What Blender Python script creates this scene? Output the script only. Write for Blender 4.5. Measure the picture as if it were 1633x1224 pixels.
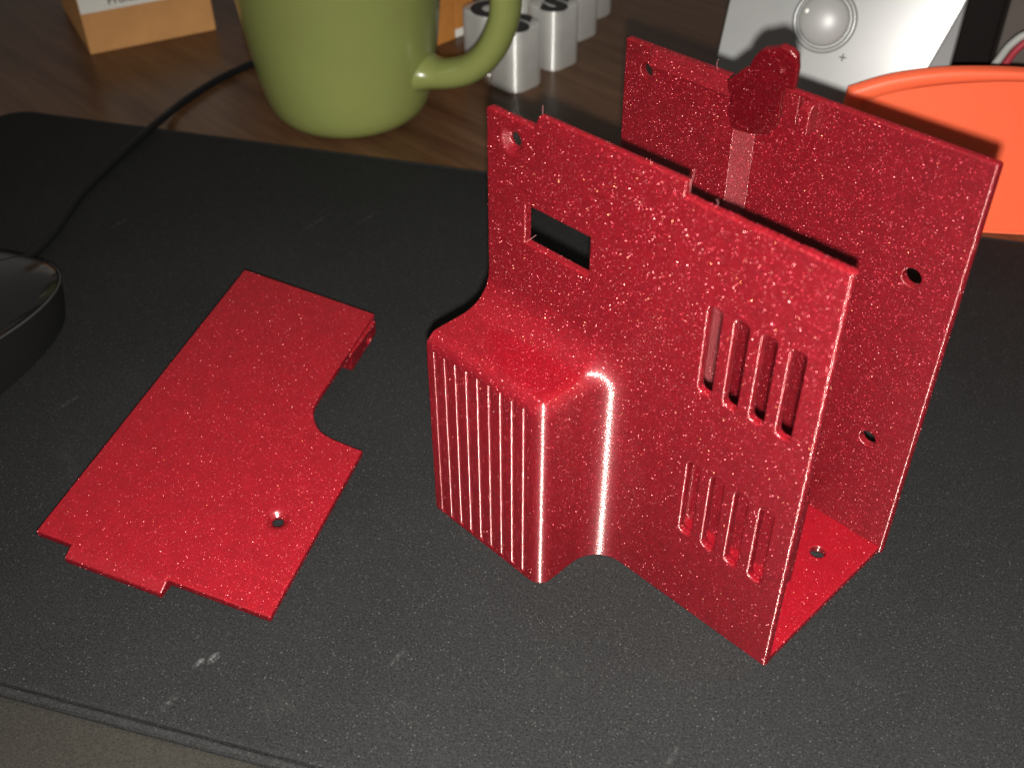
import bpy, bmesh, math, random
import numpy as np
from mathutils import Vector, Matrix

# ------------------------------------------------------------------ scene, camera, light
S = 0.001                                    # everything below is written in millimetres
sc = bpy.context.scene
for o in list(bpy.data.objects):
    bpy.data.objects.remove(o)
sc.view_settings.view_transform = 'Standard'
sc.view_settings.look = 'None'
sc.view_settings.exposure = 0.0
sc.view_settings.gamma = 1.0

CAM = Vector((168.25, -153.73, 224.21))
cam_data = bpy.data.cameras.new("camera")
cam = bpy.data.objects.new("camera", cam_data)
sc.collection.objects.link(cam)
cam.location = CAM * S
cam.rotation_mode = 'XYZ'
cam.rotation_euler = (math.radians(50.0744), math.radians(0.6348), math.radians(45.7146))
cam_data.sensor_width = 36.0
cam_data.lens = 38.283
cam_data.clip_start = 0.01
cam_data.clip_end = 20.0
cam_data.dof.use_dof = True
cam_data.dof.focus_distance = 0.285
cam_data.dof.aperture_fstop = 19.0
sc.camera = cam

world = bpy.data.worlds.new("World")
sc.world = world
world.use_nodes = True
wbg = world.node_tree.nodes["Background"]
wbg.inputs[0].default_value = (1.0, 0.93, 0.86, 1)
wbg.inputs[1].default_value = 0.15

# the telephone's flash, just below its lens: the only lamp in the picture
fl = bpy.data.lights.new("camera_flash", 'SPOT')
fl.spot_size = math.radians(117)             # the flash's own lens throws a soft beam
fl.spot_blend = 1.0
fl.energy = 15.0
fl.color = (1.0, 0.97, 0.92)
fl.shadow_soft_size = 0.0022
flash = bpy.data.objects.new("camera_flash", fl)
sc.collection.objects.link(flash)
flash.rotation_euler = (-(CAM - Vector((88.0, -30.0, 0.0)))).to_track_quat('-Z', 'Y').to_euler()
flash.location = (CAM + Vector((-0.454, 0.454, 0.767)) * -8.5 + Vector((0.698, 0.716, -0.011)) * 0.3) * S

# ------------------------------------------------------------------ helpers: objects
COL = sc.collection


def tag(o, label=None, cat=None, group=None, kind=None):
    if label: o["label"] = label
    if cat: o["category"] = cat
    if group: o["group"] = group
    if kind: o["kind"] = kind
    return o


def thing(name, loc, label, cat, group=None):
    o = bpy.data.objects.new(name, None)
    o.empty_display_size = 0.01
    o.location = Vector(loc) * S
    COL.objects.link(o)
    return tag(o, label, cat, group)


def mesh_object(name, verts, faces, mat, parent=None, smooth=True, normals=None, loc=None):
    me = bpy.data.meshes.new(name)
    v = np.asarray(verts, dtype=np.float64) * S
    if isinstance(faces, np.ndarray):
        n, k = faces.shape
        me.vertices.add(len(v)); me.vertices.foreach_set("co", v.astype(np.float32).ravel())
        me.loops.add(n * k); me.loops.foreach_set("vertex_index", faces.astype(np.int32).ravel())
        me.polygons.add(n); me.polygons.foreach_set("loop_start", (np.arange(n) * k).astype(np.int32))
        me.update(calc_edges=True)
        me.validate()
    else:
        me.from_pydata([tuple(p) for p in v], [], faces)
        me.update()
    me.polygons.foreach_set("use_smooth", [smooth] * len(me.polygons))
    if normals is not None:
        me.normals_split_custom_set_from_vertices(normals.tolist())
    me.materials.append(mat)
    o = bpy.data.objects.new(name, me)
    if loc is not None: o.location = Vector(loc) * S
    if parent is not None: o.parent = parent
    COL.objects.link(o)
    return o


def bm_object(name, bm, mat, parent=None, smooth=False, loc=None, auto=None):
    """bm is in millimetres"""
    me = bpy.data.meshes.new(name)
    bmesh.ops.scale(bm, vec=(S, S, S), verts=bm.verts)
    bmesh.ops.recalc_face_normals(bm, faces=bm.faces)
    if auto is not None:
        for e in bm.edges:
            e.smooth = not (len(e.link_faces) == 2 and e.calc_face_angle(0) > math.radians(auto))
        smooth = True
    for f in bm.faces: f.smooth = smooth
    bm.to_mesh(me); bm.free()
    me.materials.append(mat)
    o = bpy.data.objects.new(name, me)
    if loc is not None: o.location = Vector(loc) * S
    if parent is not None: o.parent = parent
    COL.objects.link(o)
    return o


def box_bm(lo, hi, bevel=0.0, seg=2):
    bm = bmesh.new()
    bmesh.ops.create_cube(bm, size=1)
    for v in bm.verts:
        for i in range(3):
            v.co[i] = lo[i] if v.co[i] < 0 else hi[i]
    if bevel:
        bmesh.ops.bevel(bm, geom=bm.edges[:], offset=bevel, segments=seg, profile=0.5, affect='EDGES')
    return bm


def prism_bm(poly, depth, bevel=0.0, seg=2):
    """polygon in the local XY plane, from z=0 down to z=-depth"""
    bm = bmesh.new()
    top = [bm.verts.new((p[0], p[1], 0)) for p in poly]
    f = bm.faces.new(top)
    r = bmesh.ops.extrude_face_region(bm, geom=[f])
    for v in r["geom"]:
        if isinstance(v, bmesh.types.BMVert): v.co.z -= depth
    if bevel:
        bmesh.ops.bevel(bm, geom=bm.edges[:], offset=bevel, segments=seg, profile=0.5, affect='EDGES')
    return bm


def lathe_bm(profile, n=64, closed=False):
    bm = bmesh.new()
    rings = []
    for r, z in profile:
        if r < 1e-6:
            rings.append([bm.verts.new((0, 0, z))])
        else:
            rings.append([bm.verts.new((r * math.cos(2 * math.pi * i / n), r * math.sin(2 * math.pi * i / n), z)) for i in range(n)])
    for a, b in zip(rings[:-1], rings[1:]):
        for i in range(n):
            j = (i + 1) % n
            if len(a) == 1: bm.faces.new((a[0], b[i], b[j]))
            elif len(b) == 1: bm.faces.new((a[i], b[0], a[j]))
            else: bm.faces.new((a[i], b[i], b[j], a[j]))
    return bm


def catmull(pts, n):
    P = [np.array(p, float) for p in pts]
    P = [2 * P[0] - P[1]] + P + [2 * P[-1] - P[-2]]
    out = []
    for i in range(1, len(P) - 2):
        for k in range(n):
            t = k / n
            out.append(0.5 * ((2 * P[i]) + (-P[i - 1] + P[i + 1]) * t + (2 * P[i - 1] - 5 * P[i] + 4 * P[i + 1] - P[i + 2]) * t * t
                              + (-P[i - 1] + 3 * P[i] - 3 * P[i + 1] + P[i + 2]) * t ** 3))
    out.append(P[-2])
    return out


def tube_bm(path, radii, n=16, flat=1.0, up=(0, 0, 1)):
    """tube along a path; radii per point (number or list); flat squeezes the section along the binormal"""
    bm = bmesh.new()
    m = len(path)
    if not hasattr(radii, '__len__'): radii = [radii] * m
    rings = []
    for i in range(m):
        t = path[min(i + 1, m - 1)] - path[max(i - 1, 0)]
        t = t / np.linalg.norm(t)
        b = np.cross(t, np.array(up, float)); b /= max(np.linalg.norm(b), 1e-9)
        c = np.cross(b, t)
        rings.append([bm.verts.new(tuple(path[i] + radii[i] * (math.cos(2 * math.pi * k / n) * b * flat + math.sin(2 * math.pi * k / n) * c))) for k in range(n)])
    for a, b in zip(rings[:-1], rings[1:]):
        for k in range(n):
            j = (k + 1) % n
            bm.faces.new((a[k], a[j], b[j], b[k]))
    bm.faces.new(rings[0][::-1]); bm.faces.new(rings[-1])
    return bm


# ------------------------------------------------------------------ helpers: moulded shapes from distance functions
def rmax(a, b, r):
    u = np.maximum(r + a, 0); v = np.maximum(r + b, 0)
    return np.minimum(-r, np.maximum(a, b)) + np.sqrt(u * u + v * v)


def rmin(a, b, r):
    return -rmax(-a, -b, r)


def box2(px, py, cx, cy, hx, hy, r=0.0):
    qx = np.abs(px - cx) - (hx - r); qy = np.abs(py - cy) - (hy - r)
    return np.sqrt(np.maximum(qx, 0) ** 2 + np.maximum(qy, 0) ** 2) + np.minimum(np.maximum(qx, qy), 0) - r


def poly2(px, py, poly):
    d = np.full(px.shape, 1e9, dtype=px.dtype); s = np.ones(px.shape, dtype=px.dtype)
    n = len(poly)
    for i in range(n):
        ax, ay = poly[i]; bx, by = poly[i - 1]
        ex, ey = bx - ax, by - ay
        wx, wy = px - ax, py - ay
        t = np.clip((wx * ex + wy * ey) / (ex * ex + ey * ey), 0, 1)
        d = np.minimum(d, (wx - ex * t) ** 2 + (wy - ey * t) ** 2)
        c1 = py >= ay; c2 = py < by; c3 = ex * wy > ey * wx
        flip = (c1 & c2 & c3) | (~c1 & ~c2 & ~c3)
        s = np.where(flip, -s, s)
    return s * np.sqrt(d)


def seg3(x, y, z, a, b):
    a = np.array(a, float); b = np.array(b, float); e = b - a
    t = np.clip(((x - a[0]) * e[0] + (y - a[1]) * e[1] + (z - a[2]) * e[2]) / (e @ e), 0, 1)
    return np.sqrt((x - a[0] - e[0] * t) ** 2 + (y - a[1] - e[1] * t) ** 2 + (z - a[2] - e[2] * t) ** 2)


def surface(fn, lo, hi, h):
    """dual surface of fn(x,y,z) < 0 with vertices pulled onto the true surface; quads, outward normals"""
    n = [int(math.ceil((hi[i] - lo[i]) / h)) + 1 for i in range(3)]
    ax = [(lo[i] + h * np.arange(n[i])).astype(np.float32) for i in range(3)]
    V = np.empty(n, np.float32)
    step = max(1, int(3e6 / (n[1] * n[2])))
    for i in range(0, n[0], step):
        X, Y, Z = np.meshgrid(ax[0][i:i + step], ax[1], ax[2], indexing='ij')
        V[i:i + step] = fn(X, Y, Z)
    I = V < 0
    c = [I[a:n[0] - 1 + a, b:n[1] - 1 + b, d:n[2] - 1 + d] for a in (0, 1) for b in (0, 1) for d in (0, 1)]
    al = c[0].copy(); an = c[0].copy()
    for k in c[1:]:
        al &= k; an |= k
    mixed = an & ~al
    cells = np.argwhere(mixed)
    idx = np.full(mixed.shape, -1, np.int64)
    idx[mixed] = np.arange(len(cells))
    # start from the mean of the edge crossings
    pos = np.zeros((len(cells), 3)); cnt = np.zeros(len(cells))
    corner = {(a, b, d): V[cells[:, 0] + a, cells[:, 1] + b, cells[:, 2] + d].astype(np.float64) for a in (0, 1) for b in (0, 1) for d in (0, 1)}
    for axis in range(3):
        for p in (0, 1):
            for q in (0, 1):
                k0 = [0, 0, 0]; oth = [i for i in range(3) if i != axis]
                k0[oth[0]] = p; k0[oth[1]] = q
                k1 = list(k0); k1[axis] = 1
                v0 = corner[tuple(k0)]; v1 = corner[tuple(k1)]
                m = (v0 < 0) != (v1 < 0)
                t = np.where(m, v0 / np.where(m, v0 - v1, 1), 0)
                pt = np.tile(np.array(k0, float), (len(cells), 1)); pt[:, axis] = t
                pos += pt * m[:, None]; cnt += m
    P = np.array(lo) + h * (cells + pos / cnt[:, None])
    quads = []
    for axis in range(3):
        sl0 = [slice(1, -1)] * 3; sl1 = [slice(1, -1)] * 3
        sl0[axis] = slice(0, n[axis] - 1); sl1[axis] = slice(1, n[axis])
        a = I[tuple(sl0)]; b = I[tuple(sl1)]
        e = np.argwhere(a != b)
        if not len(e): continue
        ins = a[tuple(e.T)]
        g = e.copy()
        oth = [i for i in range(3) if i != axis]
        g[:, oth[0]] += 1; g[:, oth[1]] += 1
        def cell(d0, d1):
            k = g.copy(); k[:, oth[0]] += d0; k[:, oth[1]] += d1
            return idx[k[:, 0], k[:, 1], k[:, 2]]
        q = np.stack([cell(-1, -1), cell(0, -1), cell(0, 0), cell(-1, 0)], 1)
        flip = ins if axis != 1 else ~ins
        q[~flip] = q[~flip][:, ::-1]
        quads.append(q)
    Q = np.concatenate(quads)
    Q = Q[(Q >= 0).all(1)]

    def grad(p, e=0.03):
        G = np.empty_like(p)
        for i in range(3):
            d = np.zeros(3); d[i] = e
            G[:, i] = (fn(*(p + d).T) - fn(*(p - d).T)) / (2 * e)
        return G
    for _ in range(3):
        G = grad(P); g2 = np.maximum((G * G).sum(1), 0.2)
        st = (fn(*P.T) / g2)[:, None] * G
        ln = np.linalg.norm(st, axis=1, keepdims=True)
        st *= np.minimum(1, 0.5 * h / np.maximum(ln, 1e-9))
        P = P - st
    N = grad(P); N /= np.maximum(np.linalg.norm(N, axis=1, keepdims=True), 1e-9)
    return P, Q, N


def moulded(name, fn, lo, hi, h, mat, parent, warp=None, frame=None):
    P, Q, N = surface(fn, lo, hi, h)
    if warp is not None: P = warp(P)
    if frame is not None:                     # frame = (origin, ex, ey, ez)
        M = np.array(frame[1:], float)
        P = np.array(frame[0], float) + P @ M
        N = N @ M
    return mesh_object(name, P, Q, mat, parent, True, N)


# ------------------------------------------------------------------ helpers: materials
class NT:
    def __init__(self, name):
        self.m = bpy.data.materials.new(name); self.m.use_nodes = True
        self.t = self.m.node_tree; self.t.nodes.clear()
        self.out = self.t.nodes.new('ShaderNodeOutputMaterial')

    def n(self, typ, **kw):
        nd = self.t.nodes.new(typ)
        for k, v in kw.items():
            if k.startswith('i_'):
                key = k[2:]
                key = int(key) if key.isdigit() else key.replace('_', ' ')
                self.put(nd.inputs[key], v)
            else: setattr(nd, k, v)
        return nd

    def put(self, sock, v):
        if isinstance(v, bpy.types.NodeSocket): self.t.links.new(v, sock)
        elif isinstance(v, bpy.types.Node): self.t.links.new(v.outputs[0], sock)
        else: sock.default_value = v

    def math(self, op, a, b=None, c=None, clamp=False):
        nd = self.n('ShaderNodeMath', operation=op, use_clamp=clamp)
        self.put(nd.inputs[0], a)
        if b is not None: self.put(nd.inputs[1], b)
        if c is not None: self.put(nd.inputs[2], c)
        return nd.outputs[0]

    def vmath(self, op, a, b=None, scale=None):
        nd = self.n('ShaderNodeVectorMath', operation=op)
        self.put(nd.inputs[0], a)
        if b is not None: self.put(nd.inputs[1], b)
        if scale is not None: self.put(nd.inputs[3], scale)
        return nd.outputs[0]

    def ramp(self, fac, stops):
        nd = self.n('ShaderNodeValToRGB')
        self.put(nd.inputs[0], fac)
        el = nd.color_ramp.elements
        while len(el) < len(stops): el.new(0.5)
        for e, (p, c) in zip(el, stops):
            e.position = p; e.color = c if len(c) == 4 else (*c, 1)
        return nd.outputs[0]

    def obj(self, scale=1000.0, vec_scale=None):
        tc = self.n('ShaderNodeTexCoord')
        mp = self.n('ShaderNodeMapping')
        self.put(mp.inputs[0], tc.outputs['Object'])
        mp.inputs['Scale'].default_value = vec_scale or (scale,) * 3
        return mp.outputs[0]

    def noise(self, vec, scale, detail=3, rough=0.5, out=0):
        nd = self.n('ShaderNodeTexNoise')
        self.put(nd.inputs['Vector'], vec)
        nd.inputs['Scale'].default_value = scale; nd.inputs['Detail'].default_value = detail; nd.inputs['Roughness'].default_value = rough
        return nd.outputs[out]

    def done(self, shader):
        self.t.links.new(shader if isinstance(shader, bpy.types.NodeSocket) else shader.outputs[0], self.out.inputs[0])
        return self.m


def layered_gloss(k, co, layers, rough, colour, jitter, pitch=5.0, grain=3.6):
    """gloss of a printed wall: the rounded layers spread it up and down, not sideways"""
    geo = k.n('ShaderNodeNewGeometry')
    fine = k.noise(co, grain, 3, 0.7, out=1)
    jit = k.vmath('SCALE', k.vmath('SUBTRACT', fine, (0.5, 0.5, 0.5)), scale=jitter)
    sx = k.n('ShaderNodeSeparateXYZ'); k.put(sx.inputs[0], co)
    wob = k.math('MULTIPLY_ADD', k.noise(co, 0.6, 2), 0.3, sx.outputs[2])
    saw = k.math('SUBTRACT', k.math('FRACT', k.math('MULTIPLY', wob, pitch)), 0.5)
    nz = k.n('ShaderNodeSeparateXYZ'); k.put(nz.inputs[0], geo.outputs['Normal'])
    flat = k.math('SUBTRACT', 1.0, k.math('MULTIPLY', nz.outputs[2], nz.outputs[2]))
    tilt = k.n('ShaderNodeCombineXYZ'); k.put(tilt.inputs[2], k.math('MULTIPLY', k.math('MULTIPLY', saw, 2.6 * layers), flat))
    gn = k.vmath('NORMALIZE', k.vmath('ADD', k.vmath('ADD', geo.outputs['Normal'], jit), tilt))
    gl = k.n('ShaderNodeBsdfGlossy', i_Roughness=rough)
    gl.inputs['Color'].default_value = (*colour, 1)
    k.put(gl.inputs['Normal'], gn)
    return gl.outputs[0]


def blend(k, fac, a, b):
    m = k.n('ShaderNodeMixShader')
    k.put(m.inputs[0], fac); k.put(m.inputs[1], a); k.put(m.inputs[2], b)
    return m.outputs[0]


def glitter_plastic(name, layers=1.0, lit_amount=1.0, flake=1.0, depth=1.0):
    """red filament with fine metallic flakes; printed in 0.2 mm layers along z"""
    k = NT(name)
    co = k.obj(1000.0)                                   # millimetres
    geo = k.n('ShaderNodeNewGeometry')
    nz = k.math('ADD', k.math('MULTIPLY', k.noise(co, 0.25, 3, 0.55), 0.45), k.math('MULTIPLY', k.noise(co, 1.3, 3, 0.75), 0.55))
    # level faces painted brighter; wall colour holds the shade between stacked beads
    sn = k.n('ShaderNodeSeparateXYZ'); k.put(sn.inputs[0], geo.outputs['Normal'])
    level_lit = k.math('MULTIPLY', k.math('MULTIPLY', sn.outputs[2], sn.outputs[2]), lit_amount)
    mxb = k.n('ShaderNodeMix', data_type='RGBA'); k.put(mxb.inputs[0], level_lit)
    k.put(mxb.inputs[6], k.ramp(nz, [(0.38, tuple(c * 0.76 for c in RED_WALL_SHADED)), (0.62, tuple(c * 1.08 for c in RED_WALL_SHADED))]))
    k.put(mxb.inputs[7], k.ramp(nz, [(0.38, tuple(c * 0.88 for c in RED_LEVEL_LIT)), (0.62, tuple(c * 1.12 for c in RED_LEVEL_LIT))]))
    base = k.vmath('SCALE', mxb.outputs[2], scale=depth)  # darkens the colour for the latch's painted shade
    pb = k.n('ShaderNodeBsdfPrincipled')
    k.put(pb.inputs['Base Color'], base)
    pb.inputs['Roughness'].default_value = 0.5
    pb.inputs['Specular IOR Level'].default_value = 0.06
    pb.inputs['Subsurface Weight'].default_value = 0.45
    pb.inputs['Subsurface Radius'].default_value = (1.0, 0.12, 0.12)
    pb.inputs['Subsurface Scale'].default_value = 0.0035
    sh = blend(k, 0.035, pb.outputs[0], layered_gloss(k, co, layers, 0.42, (1.0, 0.30, 0.34), 0.25))
    sh = blend(k, 0.07, sh, layered_gloss(k, co, layers, 0.17, (1.0, 0.78, 0.72), 0.36))

    # flakes: cells, each with its own tilt; only some hold a flake
    def flakes(scale, spread, keep, size, off):
        mp = k.n('ShaderNodeMapping'); k.put(mp.inputs[0], co); mp.inputs['Location'].default_value = (off, off * 1.7, off * 0.6)
        vo = k.n('ShaderNodeTexVoronoi', feature='F1')
        k.put(vo.inputs['Vector'], mp.outputs[0]); vo.inputs['Scale'].default_value = scale
        v = k.vmath('SCALE', k.vmath('SUBTRACT', vo.outputs['Color'], (0.5, 0.5, 0.5)), scale=spread)
        nrm = k.vmath('NORMALIZE', k.vmath('ADD', geo.outputs['Normal'], v))
        wn = k.n('ShaderNodeTexWhiteNoise'); k.put(wn.inputs['Vector'], vo.outputs['Position'])
        pick = k.math('LESS_THAN', wn.outputs['Value'], keep)
        near = k.math('LESS_THAN', vo.outputs['Distance'], size)
        return nrm, k.math('MULTIPLY', pick, near), wn.outputs['Color']
    for scale, spread, keep, size, off, rough, fac, stops in (
            (5.6, 4.2, 0.5, 0.42, 3.1, 0.31, 0.12, [(0.2, (0.95, 0.17, 0.22)), (0.55, (1.0, 0.32, 0.36)), (0.9, (1.0, 0.38, 0.24))]),
            (4.6, 4.2, 0.42, 0.34, 7.7, 0.25, 0.075, [(0.2, (1.0, 0.32, 0.33)), (0.5, (1.0, 0.48, 0.44)), (0.72, (1.0, 0.44, 0.20))]),
            (6.2, 4.0, 0.8, 0.5, 0.0, 0.38, 0.09, [(0.2, (0.95, 0.07, 0.11)), (0.8, (0.95, 0.14, 0.18))])):
        n1, m1, c1 = flakes(scale, spread, keep, size, off)
        g1 = k.n('ShaderNodeBsdfGlossy', i_Roughness=rough)
        k.put(g1.inputs['Color'], k.ramp(c1, stops)); k.put(g1.inputs['Normal'], n1)
        sh = blend(k, k.math('MULTIPLY', m1, fac * flake), sh, g1.outputs[0])
    return k.done(sh)


def simple(name, col, rough=0.5, metal=0.0, spec=0.5, var=0.08, scale=0.05, coat=0.0, coat_rough=0.1, bump=0.0, bump_scale=2.0):
    k = NT(name)
    co = k.obj(1000.0)
    nz = k.noise(co, scale, 4, 0.6)
    a = tuple(c * (1 - var) for c in col); b = tuple(min(1, c * (1 + var)) for c in col)
    p = k.n('ShaderNodeBsdfPrincipled')
    k.put(p.inputs['Base Color'], k.ramp(nz, [(0.3, a), (0.7, b)]))
    p.inputs['Roughness'].default_value = rough; p.inputs['Metallic'].default_value = metal
    p.inputs['Specular IOR Level'].default_value = spec
    p.inputs['Coat Weight'].default_value = coat; p.inputs['Coat Roughness'].default_value = coat_rough
    if bump:
        bp = k.n('ShaderNodeBump', i_Strength=1.0, i_Distance=bump * S)
        k.put(bp.inputs['Height'], k.noise(co, bump_scale, 3)); k.put(p.inputs['Normal'], bp)
    return k.done(p)


def wood_material():
    k = NT("dark_wood")
    tc = k.n('ShaderNodeTexCoord'); mp = k.n('ShaderNodeMapping')
    k.put(mp.inputs[0], tc.outputs['Object'])
    mp.inputs['Rotation'].default_value = (0, 0, math.radians(-28))
    mp.inputs['Scale'].default_value = (9.0, 95.0, 95.0)
    v = mp.outputs[0]
    a = k.noise(v, 1.0, 6, 0.62)
    mp2 = k.n('ShaderNodeMapping'); k.put(mp2.inputs[0], tc.outputs['Object'])
    mp2.inputs['Rotation'].default_value = (0, 0, math.radians(-28)); mp2.inputs['Scale'].default_value = (45.0, 900.0, 900.0)
    b = k.noise(mp2.outputs[0], 1.0, 4, 0.6)
    mixv = k.math('ADD', k.math('MULTIPLY', a, 0.72), k.math('MULTIPLY', b, 0.28))
    col = k.ramp(mixv, [(0.34, (0.058, 0.026, 0.0122)), (0.50, (0.094, 0.045, 0.0215)), (0.66, (0.132, 0.068, 0.035))])
    p = k.n('ShaderNodeBsdfPrincipled')
    k.put(p.inputs['Base Color'], col)
    p.inputs['Roughness'].default_value = 0.27
    p.inputs['Specular IOR Level'].default_value = 0.22
    bp = k.n('ShaderNodeBump', i_Strength=0.25, i_Distance=0.0002); k.put(bp.inputs['Height'], b)
    k.put(p.inputs['Normal'], bp)
    return k.done(p)


GRAIN = 1.7


def cloth_material(name, dark, light, weave=1.9, weft=1.0, rough=0.75, dust=0.5, scuffs=True, angle=31):
    k = NT(name)
    tc = k.n('ShaderNodeTexCoord'); mp = k.n('ShaderNodeMapping')
    k.put(mp.inputs[0], tc.outputs['Object']); mp.inputs['Rotation'].default_value = (0, 0, math.radians(-angle)); mp.inputs['Scale'].default_value = (1000,) * 3
    v = mp.outputs[0]
    w1 = k.n('ShaderNodeTexWave', wave_type='BANDS', bands_direction='X'); k.put(w1.inputs['Vector'], v)
    w1.inputs['Scale'].default_value = weave * 0.314 * 2; w1.inputs['Distortion'].default_value = 1.2; w1.inputs['Detail'].default_value = 1; w1.inputs['Detail Scale'].default_value = 2
    w2 = k.n('ShaderNodeTexWave', wave_type='BANDS', bands_direction='Y'); k.put(w2.inputs['Vector'], v)
    w2.inputs['Scale'].default_value = weave * 0.314 * 2; w2.inputs['Distortion'].default_value = 1.2; w2.inputs['Detail'].default_value = 1; w2.inputs['Detail Scale'].default_value = 2
    wv = k.math('MULTIPLY', w1.outputs['Fac'], w2.outputs['Fac'])
    grain = k.noise(v, GRAIN, 3, 0.85)
    big = k.noise(v, 0.02, 4, 0.55)
    f = k.math('ADD', k.math('MULTIPLY', wv, 0.25 * weft), k.math('ADD', k.math('MULTIPLY', grain, 2.4), k.math('MULTIPLY', big, 0.30)))
    f = k.math('MULTIPLY', f, 0.45)
    col = k.ramp(f, [(0.40, dark), (0.95, light)])
    # bright lint and dust specks
    vo = k.n('ShaderNodeTexVoronoi', feature='F1'); k.put(vo.inputs['Vector'], v); vo.inputs['Scale'].default_value = 0.55
    wn = k.n('ShaderNodeTexWhiteNoise'); k.put(wn.inputs['Vector'], vo.outputs['Position'])
    size = k.math('MULTIPLY', wn.outputs['Value'], 0.13)
    sp = k.math('MULTIPLY', k.math('LESS_THAN', vo.outputs['Distance'], size), k.math('GREATER_THAN', wn.outputs['Value'], 0.72))
    vf = k.n('ShaderNodeTexVoronoi', feature='F1'); k.put(vf.inputs['Vector'], v); vf.inputs['Scale'].default_value = 1.5
    wf = k.n('ShaderNodeTexWhiteNoise'); k.put(wf.inputs['Vector'], vf.outputs['Position'])
    fib = k.math('MULTIPLY', k.math('LESS_THAN', vf.outputs['Distance'], 0.30), k.math('POWER', wf.outputs['Value'], 5.0))
    sp = k.math('MULTIPLY', sp, dust)
    sp = k.math('MAXIMUM', sp, k.math('MULTIPLY', fib, dust * 0.85))
    mx = k.n('ShaderNodeMix', data_type='RGBA'); k.put(mx.inputs[0], sp); k.put(mx.inputs[6], col); mx.inputs[7].default_value = (0.10, 0.099, 0.094, 1)
    c = mx.outputs[2]
    if scuffs:
        mp3 = k.n('ShaderNodeMapping'); k.put(mp3.inputs[0], tc.outputs['Object']); mp3.inputs['Scale'].default_value = (30, 75, 50); mp3.inputs['Rotation'].default_value = (0, 0, math.radians(50))
        sm = k.ramp(k.noise(mp3.outputs[0], 1.0, 5, 0.62), [(0.62, (0, 0, 0)), (0.82, (1, 1, 1))])
        mx2 = k.n('ShaderNodeMix', data_type='RGBA'); k.put(mx2.inputs[0], k.math('MULTIPLY', sm, 0.14)); k.put(mx2.inputs[6], c); mx2.inputs[7].default_value = (0.085, 0.083, 0.078, 1)
        c = mx2.outputs[2]
        # one pale rubbed mark, near the front edge
        for (cx, cy, rx, ry, amt) in ((-1.9, -94.5, 2.2, 1.3, 0.7), (-3.4, -97.5, 2.6, 0.9, 0.45), (1.5, -109.0, 4.0, 1.6, 0.12), (-150.0, 46.0, 9.0, 0.8, 0.25), (-138.0, 62.0, 7.0, 0.7, 0.25), (-205.0, -8.0, 6.0, 0.8, 0.22), (-118.0, -75.0, 6.0, 1.0, 0.15), (30.0, -62.0, 4.0, 1.0, 0.15), (95.0, -35.0, 5.0, 0.8, 0.15)):
            s2 = k.n('ShaderNodeMapping'); k.put(s2.inputs[0], tc.outputs['Object'])
            s2.vector_type = 'TEXTURE'
            s2.inputs['Location'].default_value = (cx * S, cy * S, 0); s2.inputs['Rotation'].default_value = (0, 0, math.radians(100)); s2.inputs['Scale'].default_value = (rx * S, ry * S, 1)
            ln = k.n('ShaderNodeVectorMath', operation='LENGTH'); k.put(ln.inputs[0], s2.outputs[0])
            mk = k.math('SUBTRACT', 1.0, ln.outputs['Value'], clamp=True)
            mk = k.math('MULTIPLY', k.math('MULTIPLY', mk, k.math('MULTIPLY', k.math('SUBTRACT', k.noise(v, 0.8, 5, 0.8), 0.42, clamp=True), 9.0)), amt, clamp=True)
            mx3 = k.n('ShaderNodeMix', data_type='RGBA'); k.put(mx3.inputs[0], mk); k.put(mx3.inputs[6], c); mx3.inputs[7].default_value = (0.16, 0.16, 0.155, 1)
            c = mx3.outputs[2]
    p = k.n('ShaderNodeBsdfPrincipled')
    k.put(p.inputs['Base Color'], c)
    p.inputs['Roughness'].default_value = rough; p.inputs['Specular IOR Level'].default_value = 0.08
    bp = k.n('ShaderNodeBump', i_Strength=0.7, i_Distance=0.00025)
    k.put(bp.inputs['Height'], k.math('ADD', k.math('MULTIPLY', wv, 0.7 * weft), grain))
    k.put(p.inputs['Normal'], bp)
    return k.done(p)


RED_WALL_SHADED = (0.094, 0.0009, 0.0036); RED_LEVEL_LIT = (0.190, 0.0020, 0.0068)  # shaded and lit reds of one plastic, for walls and level faces
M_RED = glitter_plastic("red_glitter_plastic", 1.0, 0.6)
M_HOOK = glitter_plastic("red_glitter_plastic_shaded", 0.3, 0.3, 0.35, 0.72)  # shade of the latch face painted in as a darker colour; fewer flakes
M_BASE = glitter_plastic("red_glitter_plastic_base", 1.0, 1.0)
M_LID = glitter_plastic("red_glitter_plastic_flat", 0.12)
M_STRAND = simple("clear_red_strand", (0.28, 0.10, 0.10), 0.3)
M_WOOD = wood_material()
M_MAT = cloth_material("black_mat_cloth", (0.0042, 0.00425, 0.0043), (0.0310, 0.0314, 0.0312))
M_HEM = cloth_material("black_mat_hem", (0.006, 0.006, 0.006), (0.033, 0.033, 0.0325), weave=1.2, scuffs=False, dust=0.3)
M_FELT = cloth_material("grey_brown_fabric", (0.013, 0.0120, 0.0098), (0.037, 0.0345, 0.0290), weave=0.7, weft=0.0, scuffs=False, dust=0.1)
M_MUG = simple("green_glaze", (0.212, 0.236, 0.070), 0.28, spec=0.45, var=0.04, scale=0.03, coat=0.15, coat_rough=0.12)
M_SILVER = simple("silver_plastic", (0.25, 0.25, 0.243), 0.27, metal=0.06, var=0.04, scale=0.05)
k = NT("pearl_silver_plastic"); co = k.obj(1000.0)
pb = k.n('ShaderNodeBsdfPrincipled'); k.put(pb.inputs['Base Color'], k.ramp(k.noise(co, 0.1, 3), [(0.3, (0.60, 0.597, 0.565)), (0.7, (0.70, 0.696, 0.655))]))
pb.inputs['Roughness'].default_value = 0.4
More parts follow.
